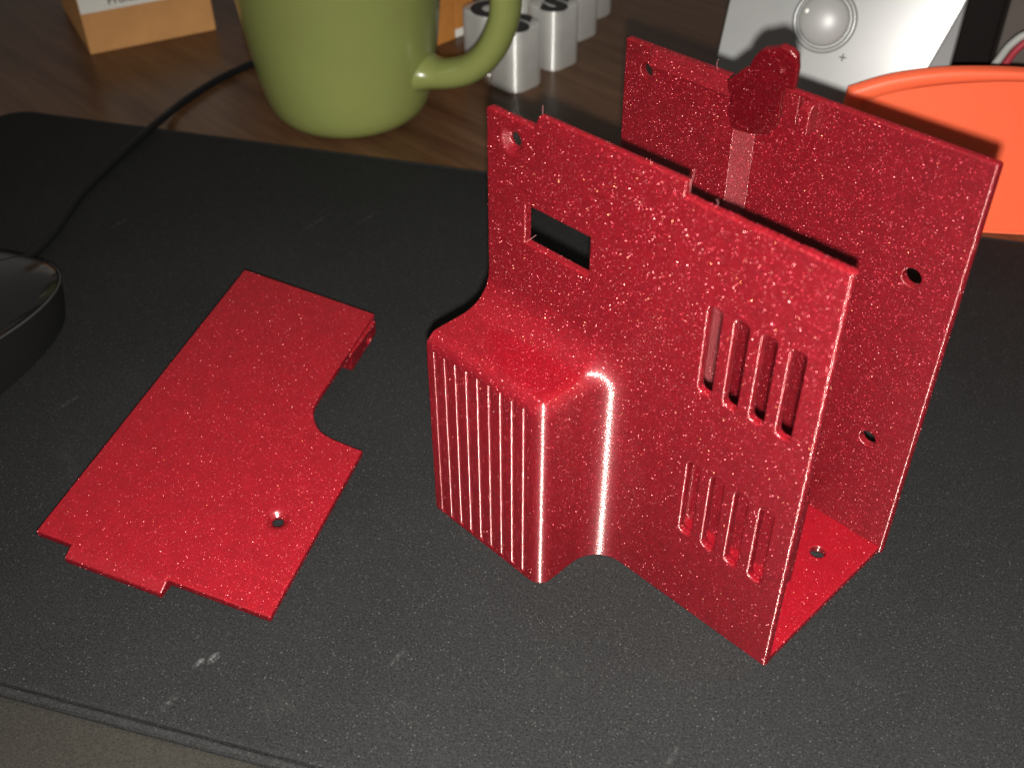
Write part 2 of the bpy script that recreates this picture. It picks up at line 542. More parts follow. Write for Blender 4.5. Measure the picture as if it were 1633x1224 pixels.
M_BLOCK = k.done(blend(k, 0.34, blend(k, 0.22, pb.outputs[0], layered_gloss(k, co, 1.0, 0.42, (1, 1, 0.95), 0.03, 3.0)), layered_gloss(k, co, 1.0, 0.22, (1, 1, 0.96), 0.04, 3.0)))
M_KNOB = simple("satin_silver_knob", (0.34, 0.335, 0.325), 0.42, metal=0.1, var=0.03)
M_INK = simple("black_ink", (0.012, 0.012, 0.012), 0.5)
M_CARD = simple("brown_cardboard", (0.68, 0.34, 0.125), 0.8, spec=0.2, var=0.08, scale=0.06)
M_CARD2 = simple("orange_cardboard", (0.55, 0.22, 0.05), 0.6, spec=0.3, var=0.12, scale=0.08)
M_PAPER = simple("white_paper", (0.88, 0.86, 0.78), 0.7, spec=0.2, var=0.02)
M_ORANGE = simple("orange_plastic", (0.97, 0.135, 0.055), 0.5, spec=0.35, var=0.02, scale=0.02)
M_BLACKGLOSS = simple("glossy_black_plastic", (0.007, 0.007, 0.007), 0.14, spec=0.45)
M_BLACKMATT = simple("matt_black_plastic", (0.008, 0.008, 0.008), 0.5, spec=0.2)
M_CABLE = simple("black_rubber_cable", (0.007, 0.007, 0.0075), 0.5, spec=0.2)
M_TRIM = simple("grey_metal_trim", (0.045, 0.044, 0.041), 0.5, metal=0.3, bump=0.1, bump_scale=3.0)
M_BEZEL = simple("dark_grey_plastic", (0.085, 0.08, 0.08), 0.5)
M_BROWNBOX = simple("brown_grey_board", (0.10, 0.082, 0.070), 0.6)
M_DARKBOX = simple("black_brown_board", (0.008, 0.006, 0.0055), 0.5, spec=0.15)
M_GREYCABLE = simple("grey_cable", (0.40, 0.40, 0.37), 0.5)
M_REDCABLE = simple("red_cable", (0.36, 0.03, 0.045), 0.5)

for m_, rad, sc_ in ((M_ORANGE, (1.0, 0.3, 0.15), 0.008),):
    for nd in m_.node_tree.nodes:
        if nd.type == 'BSDF_PRINCIPLED':
            nd.inputs['Subsurface Weight'].default_value = 0.35; nd.inputs['Subsurface Radius'].default_value = rad; nd.inputs['Subsurface Scale'].default_value = sc_

# ------------------------------------------------------------------ the setting
GR = math.radians(29.8)
DX = np.array([math.cos(GR), math.sin(GR)]); DY = np.array([-math.sin(GR), math.cos(GR)])   # along and across desk and mat

bm = box_bm((-1500, -700, -43), (1500, 1500, -3), 0)
desk = bm_object("desk_top", bm, M_WOOD)
tag(desk, kind="structure")

# ------------------------------------------------------------------ mouse mat
mat = thing("mouse_mat", (0, 0, -3), "large black cloth mat with worn stitched edge under the red parts", "desk mat")


def mat_outline(inset):
    # far edge passes (-134.4,120.9); near edge passes (5,-117); left end near (-335,5)
    far = np.dot((-134.4, 120.9), DY) - inset; near = np.dot((4.0, -117.0), DY) + inset
    left = np.dot((-338.0, 8.0), DX) + inset; right = left + 900 - 2 * inset
    r = max(0.5, 16.0 - inset)
    pts = []
    for cx, cy, a0 in ((right - r, far - r, 0), (left + r, far - r, 90), (left + r, near + r, 180), (right - r, near + r, 270)):
        for i in range(9):
            a = math.radians(a0 + i * 90 / 8)
            pts.append(DX * (cx + r * math.cos(a)) + DY * (cy + r * math.sin(a)))
    return pts


def loft(name, loops, m, parent, cap=True, auto=40):
    bm = bmesh.new()
    rings = [[bm.verts.new(tuple(p)) for p in lp] for lp in loops]
    n = len(rings[0])
    for a, b in zip(rings[:-1], rings[1:]):
        for i in range(n):
            j = (i + 1) % n
            bm.faces.new((a[i], a[j], b[j], b[i]))
    if cap: bm.faces.new(rings[-1])
    return bm_object(name, bm, m, parent, auto=auto)


HEM = 2.1
lp = lambda inset, z: [(p[0], p[1], z) for p in mat_outline(inset)]
loft("cloth_surface", [lp(HEM + 0.45, 1.7), lp(HEM + 0.5, 2.6), lp(HEM + 0.9, 2.95), lp(HEM + 1.5, 3.0)], M_MAT, mat)
loft("stitched_hem", [lp(0.15, 0.02), lp(0.0, 0.8), lp(0.1, 1.7), lp(0.6, 2.35), lp(1.0, 2.75), lp(1.5, 2.8), lp(1.9, 2.65), lp(HEM, 2.1), lp(HEM + 0.4, 1.9)], M_HEM, mat, cap=False, auto=80)

# fabric lying under the front edge of the mat
bm = bmesh.new()
near = np.dot((4.0, -117.0), DY)
random.seed(5)
nx, ny = 60, 24
grid = []
for j in range(ny + 1):
    row = []
    for i in range(nx + 1):
        a = -260 + 620 * i / nx; b = near + 5 - 150 * j / ny
        p = DX * a + DY * b
        row.append(bm.verts.new((p[0], p[1], -2.6 + 0.12 * math.sin(a * 0.11 + b * 0.07) + 0.1 * math.sin(b * 0.2))))
    grid.append(row)
for j in range(ny):
    for i in range(nx):
        bm.faces.new((grid[j][i], grid[j + 1][i], grid[j + 1][i + 1], grid[j][i + 1]))
g = bmesh.ops.extrude_face_region(bm, geom=bm.faces[:])
for v in g["geom"]:
    if isinstance(v, bmesh.types.BMVert): v.co.z -= 0.35
felt = bm_object("fabric_sheet", bm, M_FELT, smooth=True)
tag(felt, "grey brown fabric lying in front of the black mat's near edge", "fabric")

# ------------------------------------------------------------------ the tall red cover
cover = thing("plastic_cover", (0, 0, 0), "tall open red glitter plastic cover with vent slots and a ribbed bulge", "plastic cover")
T = 2.3; L = 95.3; W = 54.1; H = 115.2
SLOTS = [67.6, 74.35, 81.1, 87.9]


def front_outer(x, y, z):
    bx = x - 40.3; by = -21.5 - y; bz = z - 61.9
    r = 4.0
    qx, qy, qz = bx + r, by + r, bz + r
    bump = np.sqrt(np.maximum(qx, 0) ** 2 + np.maximum(qy, 0) ** 2 + np.maximum(qz, 0) ** 2) + np.minimum(np.maximum(np.maximum(qx, qy), qz), 0) - r
    return rmin(-y, bump, 9.0)


def front_fn(x, y, z):
    do = front_outer(x, y, z)
    d = rmax(do, -(do + T), 0.15)
    d = rmax(d, z - H - 0.10 * np.sin(x * 0.9) * np.sin(x * 0.23 + 1.0) - 0.05 * np.sin(x * 3.7), 0.6)
    d = rmax(d, -0.6 - x + 0.06 * np.sin(z * 2.3) + 0.05 * np.sin(z * 0.7), 0.5)
    d = rmax(d, x - L - 0.05 * np.sin(z * 1.9) * np.sin(z * 0.31) - 0.03 * np.sin(z * 5.1), 0.75)
    d = rmax(d, 0.06 - z, 0.3)
    # display window
    d = rmax(d, -box2(x, z, 22.5, 89.9, 10.2, 5.2, 0.2), 0.4)
    # the lower four are blind pockets
    shell_ = np.maximum(box2(x, z, 77.8, 37.8, 15.4, 14.6, 1.5), np.abs(y - 4.8) - 3.0)
    cave = np.maximum(box2(x, z, 77.8, 37.8, 14.2, 13.4, 1.2), np.abs(y - 4.2) - 2.0)
    d = np.minimum(d, rmax(shell_, -cave, 0.2))
    # eight vent slots
    s = None
    for cx in SLOTS:
        for cz, hz in ((82.2, 11.3), (37.8, 11.6)):
            q = box2(x, z, cx, cz, 1.7, hz, 1.35)
            s = q if s is None else np.minimum(s, q)
    d = rmax(d, -np.maximum(s, y - 5.0), 0.6)
    # countersunk screw hole
    rho = np.sqrt((x - 7.6) ** 2 + (z - 109.4) ** 2)
    d = rmax(d, -(rho - 1.55), 0.2)
    d = rmax(d, -((rho - 1.5 - np.maximum(1.7 - y, 0) * 1.15) * 0.65), 0.25)
    # nine fine grooves on the face of the bulge
    g = None
    for i in range(9):
        gx = 2.75 + 3.94 * i
        q = seg3(x, y, z, (gx, -21.84, 1.6 + 0.12 * i), (gx, -21.84, 57.4 + 0.25 * i)) - 0.82
        g = q if g is None else np.minimum(g, q)
    return rmax(d, -g, 0.12)


def lean(P):                                  # the print leans a touch at its left end
    Q = P.copy()
    Q[:, 0] += (1 - np.clip(P[:, 0] / 95.0, 0, 1)) * 0.02 * (P[:, 2] - 60)
    return Q


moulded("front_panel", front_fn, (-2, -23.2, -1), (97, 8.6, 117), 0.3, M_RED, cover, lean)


def tab_fn(x, y, z):
    slope = (z - 118.6) * 0.75 + (0.2 + 0 - y) * 0.0
    front = 0.03 + np.maximum(z - 115.4, 0) * 0.16 - y
    d = rmax(front * 0.97, y - 2.2, 0.3)
    d = rmax(d, z - 118.4, 0.45)
    d = rmax(d, 110.0 - z, 0.2)
    d = rmax(d, (14.6 + (z - 115) * 0.35 - x) * 0.94, 0.5)
    return rmax(d, x - 56.7, 0.3)


moulded("locating_tab", tab_fn, (9, -1.2, 108), (59, 3.4, 120), 0.3, M_RED, cover, lean)

BY = W - T


def back_fn(x, y, z):
    inner = 51.8 - 3.5 * np.clip((38.4 - x) / 4.0, 0, 1)      # left part is thicker, joined by a ramp
    d = rmax((inner - y) * 0.84, (y - inner - T) * 0.84, 0.4)
    d = rmax(d, z - 116.7, 0.55)
    d = rmax(d, -0.3 - x, 0.6)
    d = rmax(d, x - 95.9, 0.75)
    d = rmax(d, 0.06 - z, 0.3)
    for cx, cz, r in ((84.3, 84.0, 2.25), (84.1, 34.6, 2.1)):
        d = rmax(d, -(np.sqrt((x - cx) ** 2 + (z - cz) ** 2) - r), 0.35)
    d = rmax(d, -np.maximum(box2(x, z, 49.5, 112.6, 0.85, 3.4, 0.5), y - 52.9), 0.3)
    rho = np.sqrt((x - 6.9) ** 2 + (z - 110.2) ** 2)
    d = rmax(d, -(rho - 1.8), 0.25)
    return d


moulded("back_panel", back_fn, (-2, 47.0, -1), (98, 55.4, 118.5), 0.36, M_RED, cover)


def lip_fn(x, y, z):                          # raised lip along the top of the offset part
    front = 44.6 + np.maximum(z - 112.8, 0) * 0.6 - y
    d = rmax(front * 0.92, y - 49.5, 0.4)
    d = rmax(d, z - 117.0, 0.5)
    d = rmax(d, (111.6 - z) * 0.85 + (48.0 - y) * 0.5, 0.4)
    d = rmax(d, (8.6 - x) * 0.85 + (47.8 - y) * 0.5, 0.4)
    return rmax(d, x - 35.0, 0.5)


moulded("locating_tab", lip_fn, (5, 43.4, 109), (37, 50.6, 118.4), 0.3, M_RED, cover)


def rib_fn(x, y, z):                          # short tapered rib beside the latch
    front = 48.7 + np.maximum(z - 114.6, 0) * 0.9 - y
    d = rmax(front * 0.9, y - 52.4, 0.3)
    d = rmax(d, np.abs(x - 52.0) - 1.6, 0.4)
    d = rmax(d, 109.0 - z, 0.5)
    return rmax(d, z - 116.1, 0.4)


moulded("guide_rib", rib_fn, (49.5, 47.6, 107.5), (55, 53, 117.5), 0.22, M_RED, cover)


def base_fn(x, y, z):
    d = rmax(np.abs(x - 47.2) - 48.0, -(y - 1.6), 0.1)
    d = rmax(d, y - 52.6, 0.1)
    under = rmax(np.abs(x - 18.6) - 18.0, np.abs(y + 9.0) - 11.0, 0.5)
    d = np.minimum(d, under)
    d = rmax(d, z - T, 0.45)
    d = rmax(d, 0.04 - z, 0.45)
    rho = np.sqrt((x - 84.4) ** 2 + (y - 38.7) ** 2)
    d = rmax(d, -(rho - 1.95), 0.4)
    return d


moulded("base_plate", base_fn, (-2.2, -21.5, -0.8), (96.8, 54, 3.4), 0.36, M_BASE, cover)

# latch: a hooked plate leaning out from the top of the back panel
LA = math.radians(25)
HOOK = [(1.2, 18.1), (1.4, 20.6), (2.9, 22.2), (6.6, 26.1), (8.7, 27.8), (9.5, 29.6), (11.0, 32.1), (12.9, 34.2), (15.6, 35.5), (18.1, 37.0), (20.3, 36.8), (21.5, 35.6),
        (21.2, 31.7), (19.6, 25.6), (17.9, 25.4), (16.6, 24.0), (15.5, 20.3), (14.2, 14.3), (12.6, 10.4), (10.5, 7.6), (5.1, 5.5), (0.9, 4.8), (-0.5, 6.0), (-0.2, 10.5), (1.4, 15.2)]


def hook_fn(x, y, z):                         # local: x along the panel, y up the plate, z towards the viewer
    d = rmax(poly2(x, y + 0.7, HOOK), z, 0.25)
    d = rmax(d, -1.5 - z, 0.25)
    notch = box2(x, y, 17.6, 31.0, 0.6, 1.8, 0.2)       # small slit near its tip
    return rmax(d, -np.maximum(notch, -z - 0.7), 0.2)


moulded("latch_hook", hook_fn, (-4, 1, -4), (23, 38.5, 1.4), 0.25, M_HOOK, cover,
        frame=((36, 47.2, 102), (1, 0, 0), (0, -math.sin(LA), math.cos(LA)), (0, -math.cos(LA), -math.sin(LA))))


def root_fn(x, y, z):                         # web that ties the latch to the panel
    return rmax(rmax(np.abs(x - 39.0) - 2.2, np.abs(z - 111.5) - 4.0, 0.6), np.abs(y - 48.2) - 4.0, 0.6)


moulded("latch_web", root_fn, (35, 43, 106), (43, 53.5, 117), 0.4, M_RED, cover)

# stray strands of filament left by the printer
for pts in ([(17.2, 1.2, 118.2), (17.4, 1.0, 119.4), (17.3, 1.1, 120.6)], [(56.9, 1.2, 116.4), (57.6, 1.5, 118.6), (58.0, 1.3, 121.0)], [(57.3, 1.3, 115.4), (57.9, 0.8, 117.2), (57.5, 1.0, 118.8)],
            [(28.0, 48.4, 116.6), (27.7, 48.2, 118.3), (28.0, 48.2, 119.6)], [(64.0, 1.4, 115.0), (64.4, 1.2, 116.2), (64.1, 1.0, 117.0)], [(12.9, 0.4, 84.8), (13.6, 1.5, 85.6), (14.2, 2.4, 86.4)]):
    bm_object("filament_strand", tube_bm(catmull(pts, 5), 0.042, 6, up=(0.3, 1, 0.1)), M_STRAND, cover, smooth=True)

# ------------------------------------------------------------------ the flat red lid
LO = np.array((-63.82, -108.35, 9.0)); EX = np.array((0.9003, 0.4267, -0.0864)); EZ = np.array((0.0952, 0.0008, 0.9955))
EX = EX / np.linalg.norm(EX); EYs = np.cross(EZ, EX)
lid = thing("notched_plate", (-60, -60, 0), "flat red glitter plastic plate with a rounded notch, lying on the mat", "cover plate")
LID = [(0, 0), (70.6, 0), (66.6, 60.6), (59.6, 61.1), (56.6, 61.4), (54.0, 62.0), (51.8, 62.8), (50.1, 64.0), (48.3, 65.8), (46.6, 68.1), (45.5, 70.5), (45.0, 72.9),
       (44.6, 78), (43.0, 117.7), (-7.9, 120.7)]
lid_off = LO - np.array((-60, -60, 0))
LIDF = (lid_off, EX, EYs, EZ)


def lid_fn(x, y, z):
    d = rmax(poly2(x, y, LID), z, 0.45)
    d = rmax(d, -T - z, 0.4)
    rho = np.sqrt((x - 56.6) ** 2 + (y - 28.7) ** 2)
    d = rmax(d, -(rho - 1.35), 0.2)
    return rmax(d, -((rho - 1.3 - np.maximum(z + 1.7, 0) * 1.25) * 0.62), 0.5)


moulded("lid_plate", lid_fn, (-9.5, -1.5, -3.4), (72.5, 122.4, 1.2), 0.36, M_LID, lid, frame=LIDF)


def lid_tab_fn(x, y, z):
    d = rmax(np.abs(x - 26.0) - 14.8, -(y + 3.7), 0.5)
    d = rmax(d, y - 4.0, 0.3)
    d = rmax(d, z + 0.12 + np.maximum(-y - 0.6, 0) * 0.45, 0.5)
    return rmax(d, -3.6 - z, 0.5)


moulded("locating_tab", lid_tab_fn, (10, -5, -4.8), (42.5, 5, 0.8), 0.3, M_LID, lid, frame=LIDF)


def clip_fn(x, y, z):                         # little clip hanging under the lid's upper right corner
    d = rmax(np.abs(x - 42.6) - 1.9, np.abs(y - 106.5) - 9.0, 0.5)
    d = rmax(d, z + 1.0, 0.3)
    d = rmax(d, (-7.6 - z) * 0.9 + (y - 106) * 0.10, 0.6)
    d = rmax(d, -(np.sqrt((y - 110.0) ** 2 + (z + 5.0) ** 2) - 1.7), 0.3)
    return d


moulded("clip", clip_fn, (39.8, 95.5, -11.6), (45.6, 117, 0.4), 0.3, M_LID, lid, frame=LIDF)
lidfoot_z = 0.0

# ------------------------------------------------------------------ green mug
MC = np.array((-223.5, 120.5))
mug = thing("mug", (MC[0], MC[1], -3), "matt olive green mug with a curved handle standing behind the mat", "mug")
prof = [(0, 1.2), (24, 1.2), (25, 0.1), (28, 0.0), (30, 0.5), (33, 2.2), (35.6, 5.4), (37.2, 9.0), (38.6, 14), (40.2, 22), (42.0, 34), (43.4, 46), (44.8, 60), (46.0, 75), (47.0, 92),
        (47.0, 93.5), (46.2, 94.6), (45.0, 94.8), (44.0, 94.0), (43.4, 92), (42.4, 75), (40.6, 50), (38.0, 25), (34, 9), (25, 6), (0, 5.5)]
bm_object("mug_body", lathe_bm(prof, 96), M_MUG, mug, smooth=True)
HA = math.atan2(0.716, 0.698) - math.radians(22)
hd = np.array((math.cos(HA), math.sin(HA)))
hp = [(31, 26), (40, 25), (50, 25.5), (61, 29.5), (69.5, 37), (75.5, 47.5), (78.5, 59), (77, 71), (68, 81), (46, 86)]
path = catmull([np.array((hd[0] * r, hd[1] * r, z)) for r, z in hp], 8)
nn = len(path)
rad = [8.6 + 12.0 * max(0, 1 - i / 15) ** 2 + 2.5 * max(0, 1 - (nn - 1 - i) / 14) ** 2 for i in range(nn)]
bm_object("handle", tube_bm(path, rad, 24, 0.74, up=(-hd[1], hd[0], 0.0)), M_MUG, mug, smooth=True)

# ------------------------------------------------------------------ silver letter blocks
def rounded_square(h, r, n=8):
    pts = []
    for cx, cy, a0 in ((h - r, h - r, 0), (-h + r, h - r, 90), (-h + r, -h + r, 180), (h - r, -h + r, 270)):
        for i in range(n + 1):
            a = math.radians(a0 + i * 90 / n)
            pts.append((cx + r * math.cos(a), cy + r * math.sin(a)))
    return pts


def text_mesh(name, body, size, mat_, parent, loc, rot, thick=0.25, offset=0.0):
    cu = bpy.data.curves.new(name, 'FONT')
    cu.body = body; cu.size = size * S; cu.align_x = 'CENTER'; cu.align_y = 'CENTER'
    cu.extrude = thick * S; cu.offset = offset * S; cu.resolution_u = 6
    tmp = bpy.data.objects.new(name, cu); COL.objects.link(tmp)
    bpy.context.view_layer.update()
    dg = bpy.context.evaluated_depsgraph_get()
    me = bpy.data.meshes.new_from_object(tmp.evaluated_get(dg))
    bpy.data.objects.remove(tmp); bpy.data.curves.remove(cu)
    me.name = name
    me.materials.clear(); me.materials.append(mat_)
    o = bpy.data.objects.new(name, me); COL.objects.link(o)
    o.location = Vector(loc) * S
    o.rotation_euler = rot
    if parent: o.parent = parent
    return o


BLK = [(-189.5, 194.0, 'S', "silver letter block with black S, nearest of the row beside mug handle"),
       (-212.0, 198.0, 'C', "silver letter block half hidden by the mug handle, left of nearest S block"),
       (-194.0, 224.5, 'S', "silver letter block standing directly behind the nearest S block"),
       (-211.0, 257.5, 'E', "silver letter block third back in the row, behind two S blocks"),
       (-224.5, 284.0, 'E', "silver letter block fourth back in the row, at the picture's top edge"),
       (-240.5, 311.0, 'C', "silver letter block farthest back, only its lower corner in the picture"),
       (-218.0, 226.0, 'U', "silver letter block behind the handle, left of the second S block")]
HB = 10.6
proto = None
for (x, y, ch, lab) in BLK:
    b = thing("letter_block", (x, y, -3), lab, "letter block", "silver letter blocks on the desk")
    if proto is None:
        sq = rounded_square(HB, 6.5)
        loops = []
        for ins, z in ((0.6, 0.0), (0.0, 0.7), (0.0, 28.8), (0.35, 29.7), (1.1, 30.2)):
            loops.append([(p[0] * (HB - ins) / HB, p[1] * (HB - ins) / HB, z) for p in sq])
        proto = loft("block_body", loops, M_BLOCK, b, auto=50)
    else:
        c = proto.copy(); COL.objects.link(c); c.parent = b
    text_mesh("letter", ch, 26.0, M_INK, b, (2.6, -1.4, 30.2), (0, 0, math.radians(36)), 0.2, 1.55)

# ------------------------------------------------------------------ cardboard box with a paper label
CB = np.array((-369.3, 64.8)); cu_ = np.array((18.2, 63.4)) / 65.96; cd_ = np.array((-cu_[1], cu_[0]))
carton = thing("cardboard_box", (CB[0], CB[1], -3), "brown cardboard box with a white printed label, at the far left of the desk", "cardboard box")
ang = math.atan2(cu_[1], cu_[0])
o = bm_object("box_body", box_bm((0, 0, 0), (66, 72, 80), 0.5, 2), M_CARD, carton); o.rotation_euler = (0, 0, ang)
o = bm_object("paper_label", box_bm((0.3, -0.35, 21.0), (65.7, -0.02, 79), 0.0), M_PAPER, carton); o.rotation_euler = (0, 0, ang)
M_GREYINK = simple("grey_ink", (0.12, 0.12, 0.13), 0.6)
M_BLUEINK = simple("blue_grey_ink", (0.30, 0.38, 0.45), 0.6)
pt = np.array((cu_[0] * 29.0 + cd_[0] * -0.37, cu_[1] * 29.0 + cd_[1] * -0.37))
t1 = text_mesh("printed_word", "Professional", 6.0, M_GREYINK, carton, (pt[0], pt[1], 25.4), (math.pi / 2, 0, ang), 0.02, 0.12)
pt = np.array((cu_[0] * 17.5 + cd_[0] * -0.38, cu_[1] * 17.5 + cd_[1] * -0.38))
bm = lathe_bm([(0, 0), (8.5, 0), (8.5, -0.1), (0, -0.1)], 40)
o = bm_object("printed_roundel", bm, M_BLUEINK, carton, loc=(pt[0], pt[1], 39.5)); o.rotation_euler = (math.pi / 2, 0, ang)

# cartons half hidden behind the mug
c2 = thing("paper_carton", (-262, 204, -3), "orange brown upright carton seen through the mug handle's loop", "carton")
bm_object("carton_body", box_bm((-22, -10, 0), (12, 5.6, 62), 0.5), M_CARD2, c2)
c3 = thing("paper_carton", (-262, 216, -3), "tan carton with a white foot, between mug handle and silver blocks", "carton")
bm_object("carton_body", box_bm((-22, -5.6, 4.5), (11.6, 7.2, 66), 0.5), M_CARD2, c3)
bm_object("white_foot", box_bm((-21.5, -5.2, 0), (11.2, 6.8, 4.4), 0.3), M_PAPER, c3)
c4 = thing("wooden_strip", (-352, 150, -3), "pale tan strip of board standing behind the mug's left side", "board")
o = bm_object("strip_board", box_bm((-4, -4, 0), (14, 4, 90), 0.4), M_CARD, c4); o.rotation_euler = (0, 0, math.radians(40))

# ------------------------------------------------------------------ desktop speaker
SP0 = np.array((-47.9, 196.9, 61.7))
_y = math.radians(300.0 - 8.5); _t = math.radians(21.0)
SN = np.array((math.cos(_y) * math.cos(_t), math.sin(_y) * math.cos(_t), math.sin(_t)))
SU = np.array((-math.sin(_y), math.cos(_y), 0)); SV = np.cross(SN, SU)
spk = thing("desktop_speaker", (-50, 195, -3), "silver fronted speaker with a round knob, behind the tall red cover", "speaker")
SB = np.array((-50, 195, -3.0))
FR = Matrix(((SU[0], SV[0], SN[0], 0), (SU[1], SV[1], SN[1], 0), (SU[2], SV[2], SN[2], 0), (0, 0, 0, 1)))


def on_speaker(o, u=0, v=0, w=0):
    p = SP0 - SB + SU * u + SV * v + SN * w
    m = FR.copy(); m.translation = Vector(p) * S
    o.matrix_local = m
    return o


VB = -66.0
cab = bm_object("cabinet", box_bm((-22, VB, -42), (61.2, 110, -6), 1.0), M_BLACKMATT, spk); on_speaker(cab)
bez = bm_object("bezel", box_bm((-22.6, VB, -6), (61.6, 112, -2.5), 0.8), M_BEZEL, spk); on_speaker(bez)
fp = [(-24.5, VB - 0.5), (38.5, VB - 0.5), (53.8, -7.2), (60.6, 16.4), (66, 40), (66, 108), (-20.5, 108), (-22.1, 9.3)]
pan = bm_object("front_panel", prism_bm(fp, 2.4, 0.6, 3), M_SILVER, spk); on_speaker(pan)
# the knob sits in a shallow dished ring
ring = bm_object("knob_ring", lathe_bm([(9.9, 0.02), (10.1, 0.5), (10.7, 0.85), (11.4, 0.6), (11.9, 0.02)], 72), M_SILVER, spk, smooth=True); on_speaker(ring, 14.3, 6.0)
kn = bm_object("volume_knob", lathe_bm([(9.2, -0.5), (9.2, 1.6), (9.05, 2.3), (8.6, 2.9), (7.8, 3.5), (6.5, 4.2), (5.0, 4.8), (3.4, 5.2), (1.7, 5.45), (0, 5.5)], 72), M_KNOB, spk, smooth=True); on_speaker(kn, 14.3, 6.0)
dot = bm_object("knob_marker", lathe_bm([(0.9, 0.0), (0.85, 0.35), (0.5, 0.6), (0, 0.7)], 20), M_PAPER, spk, smooth=True); on_speaker(dot, 8.0, 8.3, 3.8)
bm = box_bm((-1.3, -0.26, 0), (1.3, 0.26, 0.12)); pl = bm_object("plus_mark", bm, M_INK, spk); on_speaker(pl, 23.8, -5.9, 0.02)
for a, b in ((0.27, 1.35), (-1.35, -0.27)):
    pl = bm_object("plus_mark", box_bm((-0.26, a, 0), (0.26, b, 0.12)), M_INK, spk); on_speaker(pl, 23.8, -5.9, 0.02)

# ------------------------------------------------------------------ orange half-round plate standing on edge
OE = np.array((0.783, 0.622, 0)); ON = np.array((0.622, -0.783, 0)); OB = np.array((42, 230.5, -3))
OUT_DROP = 2.0
tray = thing("orange_plate", OB, "bright orange half round plastic plate standing behind the cover's right end", "plastic plate")
OF = Matrix(((OE[0], 0, ON[0], 0), (OE[1], 0, ON[1], 0), (0, 1, 0, 0), (0, 0, 0, 1)))


def arc(pts, n=6):
    return [tuple(p) for p in catmull([np.array(p) for p in pts], n)]


outer = [(-68.5, 0.0), (-69.0, 45.0)] + arc([(-68.1, 57.0), (-59.1, 60.8), (-51.0, 63.3), (-38.7, 65.7), (-26.3, 66.7), (-11.0, 66.9), (4, 66.0), (20, 63.2), (36, 58.0), (47, 52.5)]) + [(52, 40), (53, 0)]
inner = [(-62.0, 1.2), (-63.0, 40.0)] + arc([(-62.2, 52.3), (-53.7, 55.8), (-41.5, 59.0), (-25.0, 61.4), (-9.8, 62.3), (5, 61.4), (20, 58.6), (34, 53.8), (43, 49.0)]) + [(46.5, 38), (47, 1.2)]
outer = [(u, v if v < 5 else v - OUT_DROP) for u, v in outer]; inner = [(u, v if v < 5 else v - OUT_DROP + 0.8) for u, v in inner]
pl_bm = prism_bm(inner, 2.4, 0.0)
pf = bm_object("plate_face", pl_bm, M_ORANGE, tray, loc=None)
m = OF.copy(); m.translation = Vector(ON * -1.3) * S; pf.matrix_local = m
# rim: a closed band between the outer and the inner outline
bm = bmesh.new()
def resample(pts, n):
    P = np.array(pts + [pts[0]], float); d = np.concatenate([[0], np.cumsum(np.linalg.norm(np.diff(P, axis=0), axis=1))])
    t = np.linspace(0, d[-1], n, endpoint=False)
    return np.stack([np.interp(t, d, P[:, 0]), np.interp(t, d, P[:, 1])], 1)
NR = 160
# match inner points to outer ones by direction from a common centre
c0 = np.array((-8.0, 28.0))
def radial(poly, angs):
    out = []
    P = np.array(poly + [poly[0]], float) - c0
    for a in angs:
        d = np.array((math.cos(a), math.sin(a))); best = 0
        for p, q in zip(P[:-1], P[1:]):
            e = q - p; den = d[0] * e[1] - d[1] * e[0]
            if abs(den) < 1e-9: continue
            t = (p[0] * e[1] - p[1] * e[0]) / den; s_ = (p[0] * d[1] - p[1] * d[0]) / den
            if t > 0 and -1e-6 <= s_ <= 1 + 1e-6: best = max(best, t)
        out.append(c0 + d * best)
    return np.array(out)
angs = sorted(set([2 * math.pi * i / NR for i in range(NR)] + [math.atan2(p[1] - c0[1], p[0] - c0[0]) % (2 * math.pi) for p in outer[:3] + outer[-2:]]))
A_ = radial(outer, angs); B_ = radial(inner, angs)
secs = []
for t, w in ((0.0, -5.2), (0.0, -0.9), (0.10, -0.25), (0.35, 0.0), (0.55, -0.06), (0.8, -0.45), (1.0, -1.32), (1.02, -5.2)):
    secs.append([(a[0] + (b[0] - a[0]) * t, a[1] + (b[1] - a[1]) * t, w) for a, b in zip(A_, B_)])
rings = [[bm.verts.new(p) for p in s_] for s_ in secs]
nA = len(angs)
for a, b in zip(rings, rings[1:] + rings[:1]):
    for i in range(nA):
        j = (i + 1) % nA
        bm.faces.new((a[i], a[j], b[j], b[i]))
rim = bm_object("raised_rim", bm, M_ORANGE, tray, auto=50); rim.matrix_local = OF

# ------------------------------------------------------------------ dark boxes and a striped lead beyond the speaker
db = thing("equipment_box", (70, 330, -3), "black box standing beyond the orange plate, right of the speaker", "box")
o = bm_object("box_body", box_bm((-190, 0, 0), (-85, 70, 190), 1.0), M_DARKBOX, db); o.rotation_euler = (0, 0, GR)
b2 = thing("equipment_box", (64, 341, -3), "brown grey box at the far right edge, beyond the black box", "box")
o = bm_object("box_body", box_bm((-82, 0, 0), (90, 60, 190), 1.0), M_BROWNBOX, b2); o.rotation_euler = (0, 0, GR)

# ------------------------------------------------------------------ mouse with its lead
mouse = thing("computer_mouse", (-163.6, -103.2, 0), "glossy black computer mouse with a grey trim line at the mat's left", "computer mouse")
MA = math.radians(112)                          # where its nose points
md = np.array((math.cos(MA), math.sin(MA))); ms = np.array((md[1], -md[0]))


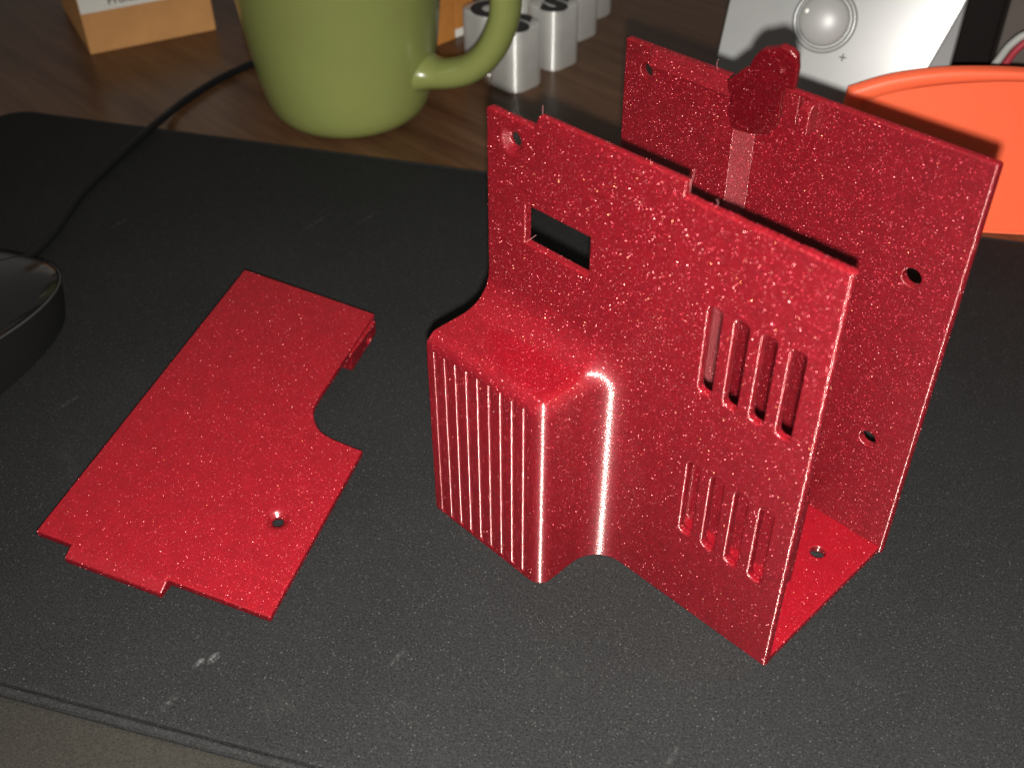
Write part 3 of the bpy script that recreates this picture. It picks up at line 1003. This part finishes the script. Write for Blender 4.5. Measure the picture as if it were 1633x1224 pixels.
def mouse_point(a, t):
    """a: angle round the plan, t: 0 at the mat .. 1 at the crown"""
    ca, sa = math.cos(a), math.sin(a)
    r = (abs(ca) ** 2.5 + abs(sa) ** 2.5) ** (-1 / 2.5)
    if t <= 0.5:                                # side wall, slightly waisted
        q = t / 0.5
        k_ = 0.965 + 0.035 * math.sin(q * math.pi * 0.5)
        x, y = 57 * r * ca * k_, 32 * r * sa * k_
        z = (20 - 8.0 * ca) * q
    else:
        q = (t - 0.5) / 0.5
        k_ = math.cos(q * math.pi / 2)
        x, y = 57 * r * ca * k_, 32 * r * sa * k_
        z = (20 - 8.0 * ca * k_) + (9.5 - 2.0 * ca * k_) * math.sin(q * math.pi / 2)
    return md * x + ms * y, z + 0.3


MOFF = np.array((0.0, 0.0))
def shell(name, t0, t1, n, m_, cap0=False):
    bm = bmesh.new(); nv = 72; rings = []
    for i in range(n + 1):
        t = t0 + (t1 - t0) * i / n
        rg = []
        for j in range(nv):
            p, z = mouse_point(2 * math.pi * j / nv, min(t, 0.995))
            rg.append(bm.verts.new((p[0], p[1], z)))
        rings.append(rg)
    for a, b in zip(rings[:-1], rings[1:]):
        for j in range(nv):
            k_ = (j + 1) % nv
            bm.faces.new((a[j], a[k_], b[k_], b[j]))
    if t1 >= 1: bm.faces.new(rings[-1])
    return bm_object(name, bm, m_, mouse, smooth=True)


shell("side_wall", 0.0, 0.49, 10, M_BLACKMATT)
shell("top_shell", 0.51, 1.0, 18, M_BLACKGLOSS)
tp = [np.array((*mouse_point(2 * math.pi * j / 72, 0.5)[0], mouse_point(2 * math.pi * j / 72, 0.5)[1])) for j in range(73)]
sl = []
for i in range(26):
    q = 0.97 - 0.47 * i / 25
    p_, z_ = mouse_point(0.0, q)
    sl.append(np.array((p_[0], p_[1], z_ - 0.12)))
bm_object("button_seam", tube_bm(sl, 0.35, 8), M_BLACKMATT, mouse, smooth=True)
bm_object("trim_line", tube_bm(tp, 0.45, 8), M_TRIM, mouse, smooth=True)
mb = np.array((-163.6, -103.2, 0))
cp = [(-187, -62, 8.0), (-194, -54, 6.5), (-203, -44, 3.0), (-214, -31, 1.7), (-233.3, -9.5, 1.7), (-248.2, 12.5, 1.7), (-263.5, 37.7, 1.7), (-271, 50.0, 1.2), (-279, 60.0, -0.6), (-287, 76, -1.1),
      (-293.5, 95, -1.2), (-297, 117, -1.2), (-299, 140, -1.2), (-298, 180, -1.2), (-290, 230, -1.2)]
bm_object("mouse_cable", tube_bm([p - mb for p in catmull(cp, 8)], 1.75, 12), M_CABLE, mouse, smooth=True)

# two thin leads hanging at the far right
ld = thing("ribbon_lead", (60, 300, -3), "grey and red paired lead hanging in front of the boxes at the right edge", "cable")
ldo = np.array((60, 300, -3.0))
lp0 = [(-8, 262, -1.4), (-3, 264, 20), (5.6, 268.6, 42), (9.3, 270.7, 51.5), (15, 274, 56.5), (30, 282, 58), (60, 300, 48), (88, 317, 18), (98, 323, -1.4)]
bm_object("grey_wire", tube_bm([p - ldo for p in catmull(lp0, 8)], 1.55, 12), M_GREYCABLE, ld, smooth=True)
lp1 = [(x + 2.6, y + 1.4, z - (1.2 if z > 0 else 0)) for x, y, z in lp0]
bm_object("red_wire", tube_bm([p - ldo for p in catmull(lp1, 8)], 1.4, 12), M_REDCABLE, ld, smooth=True)
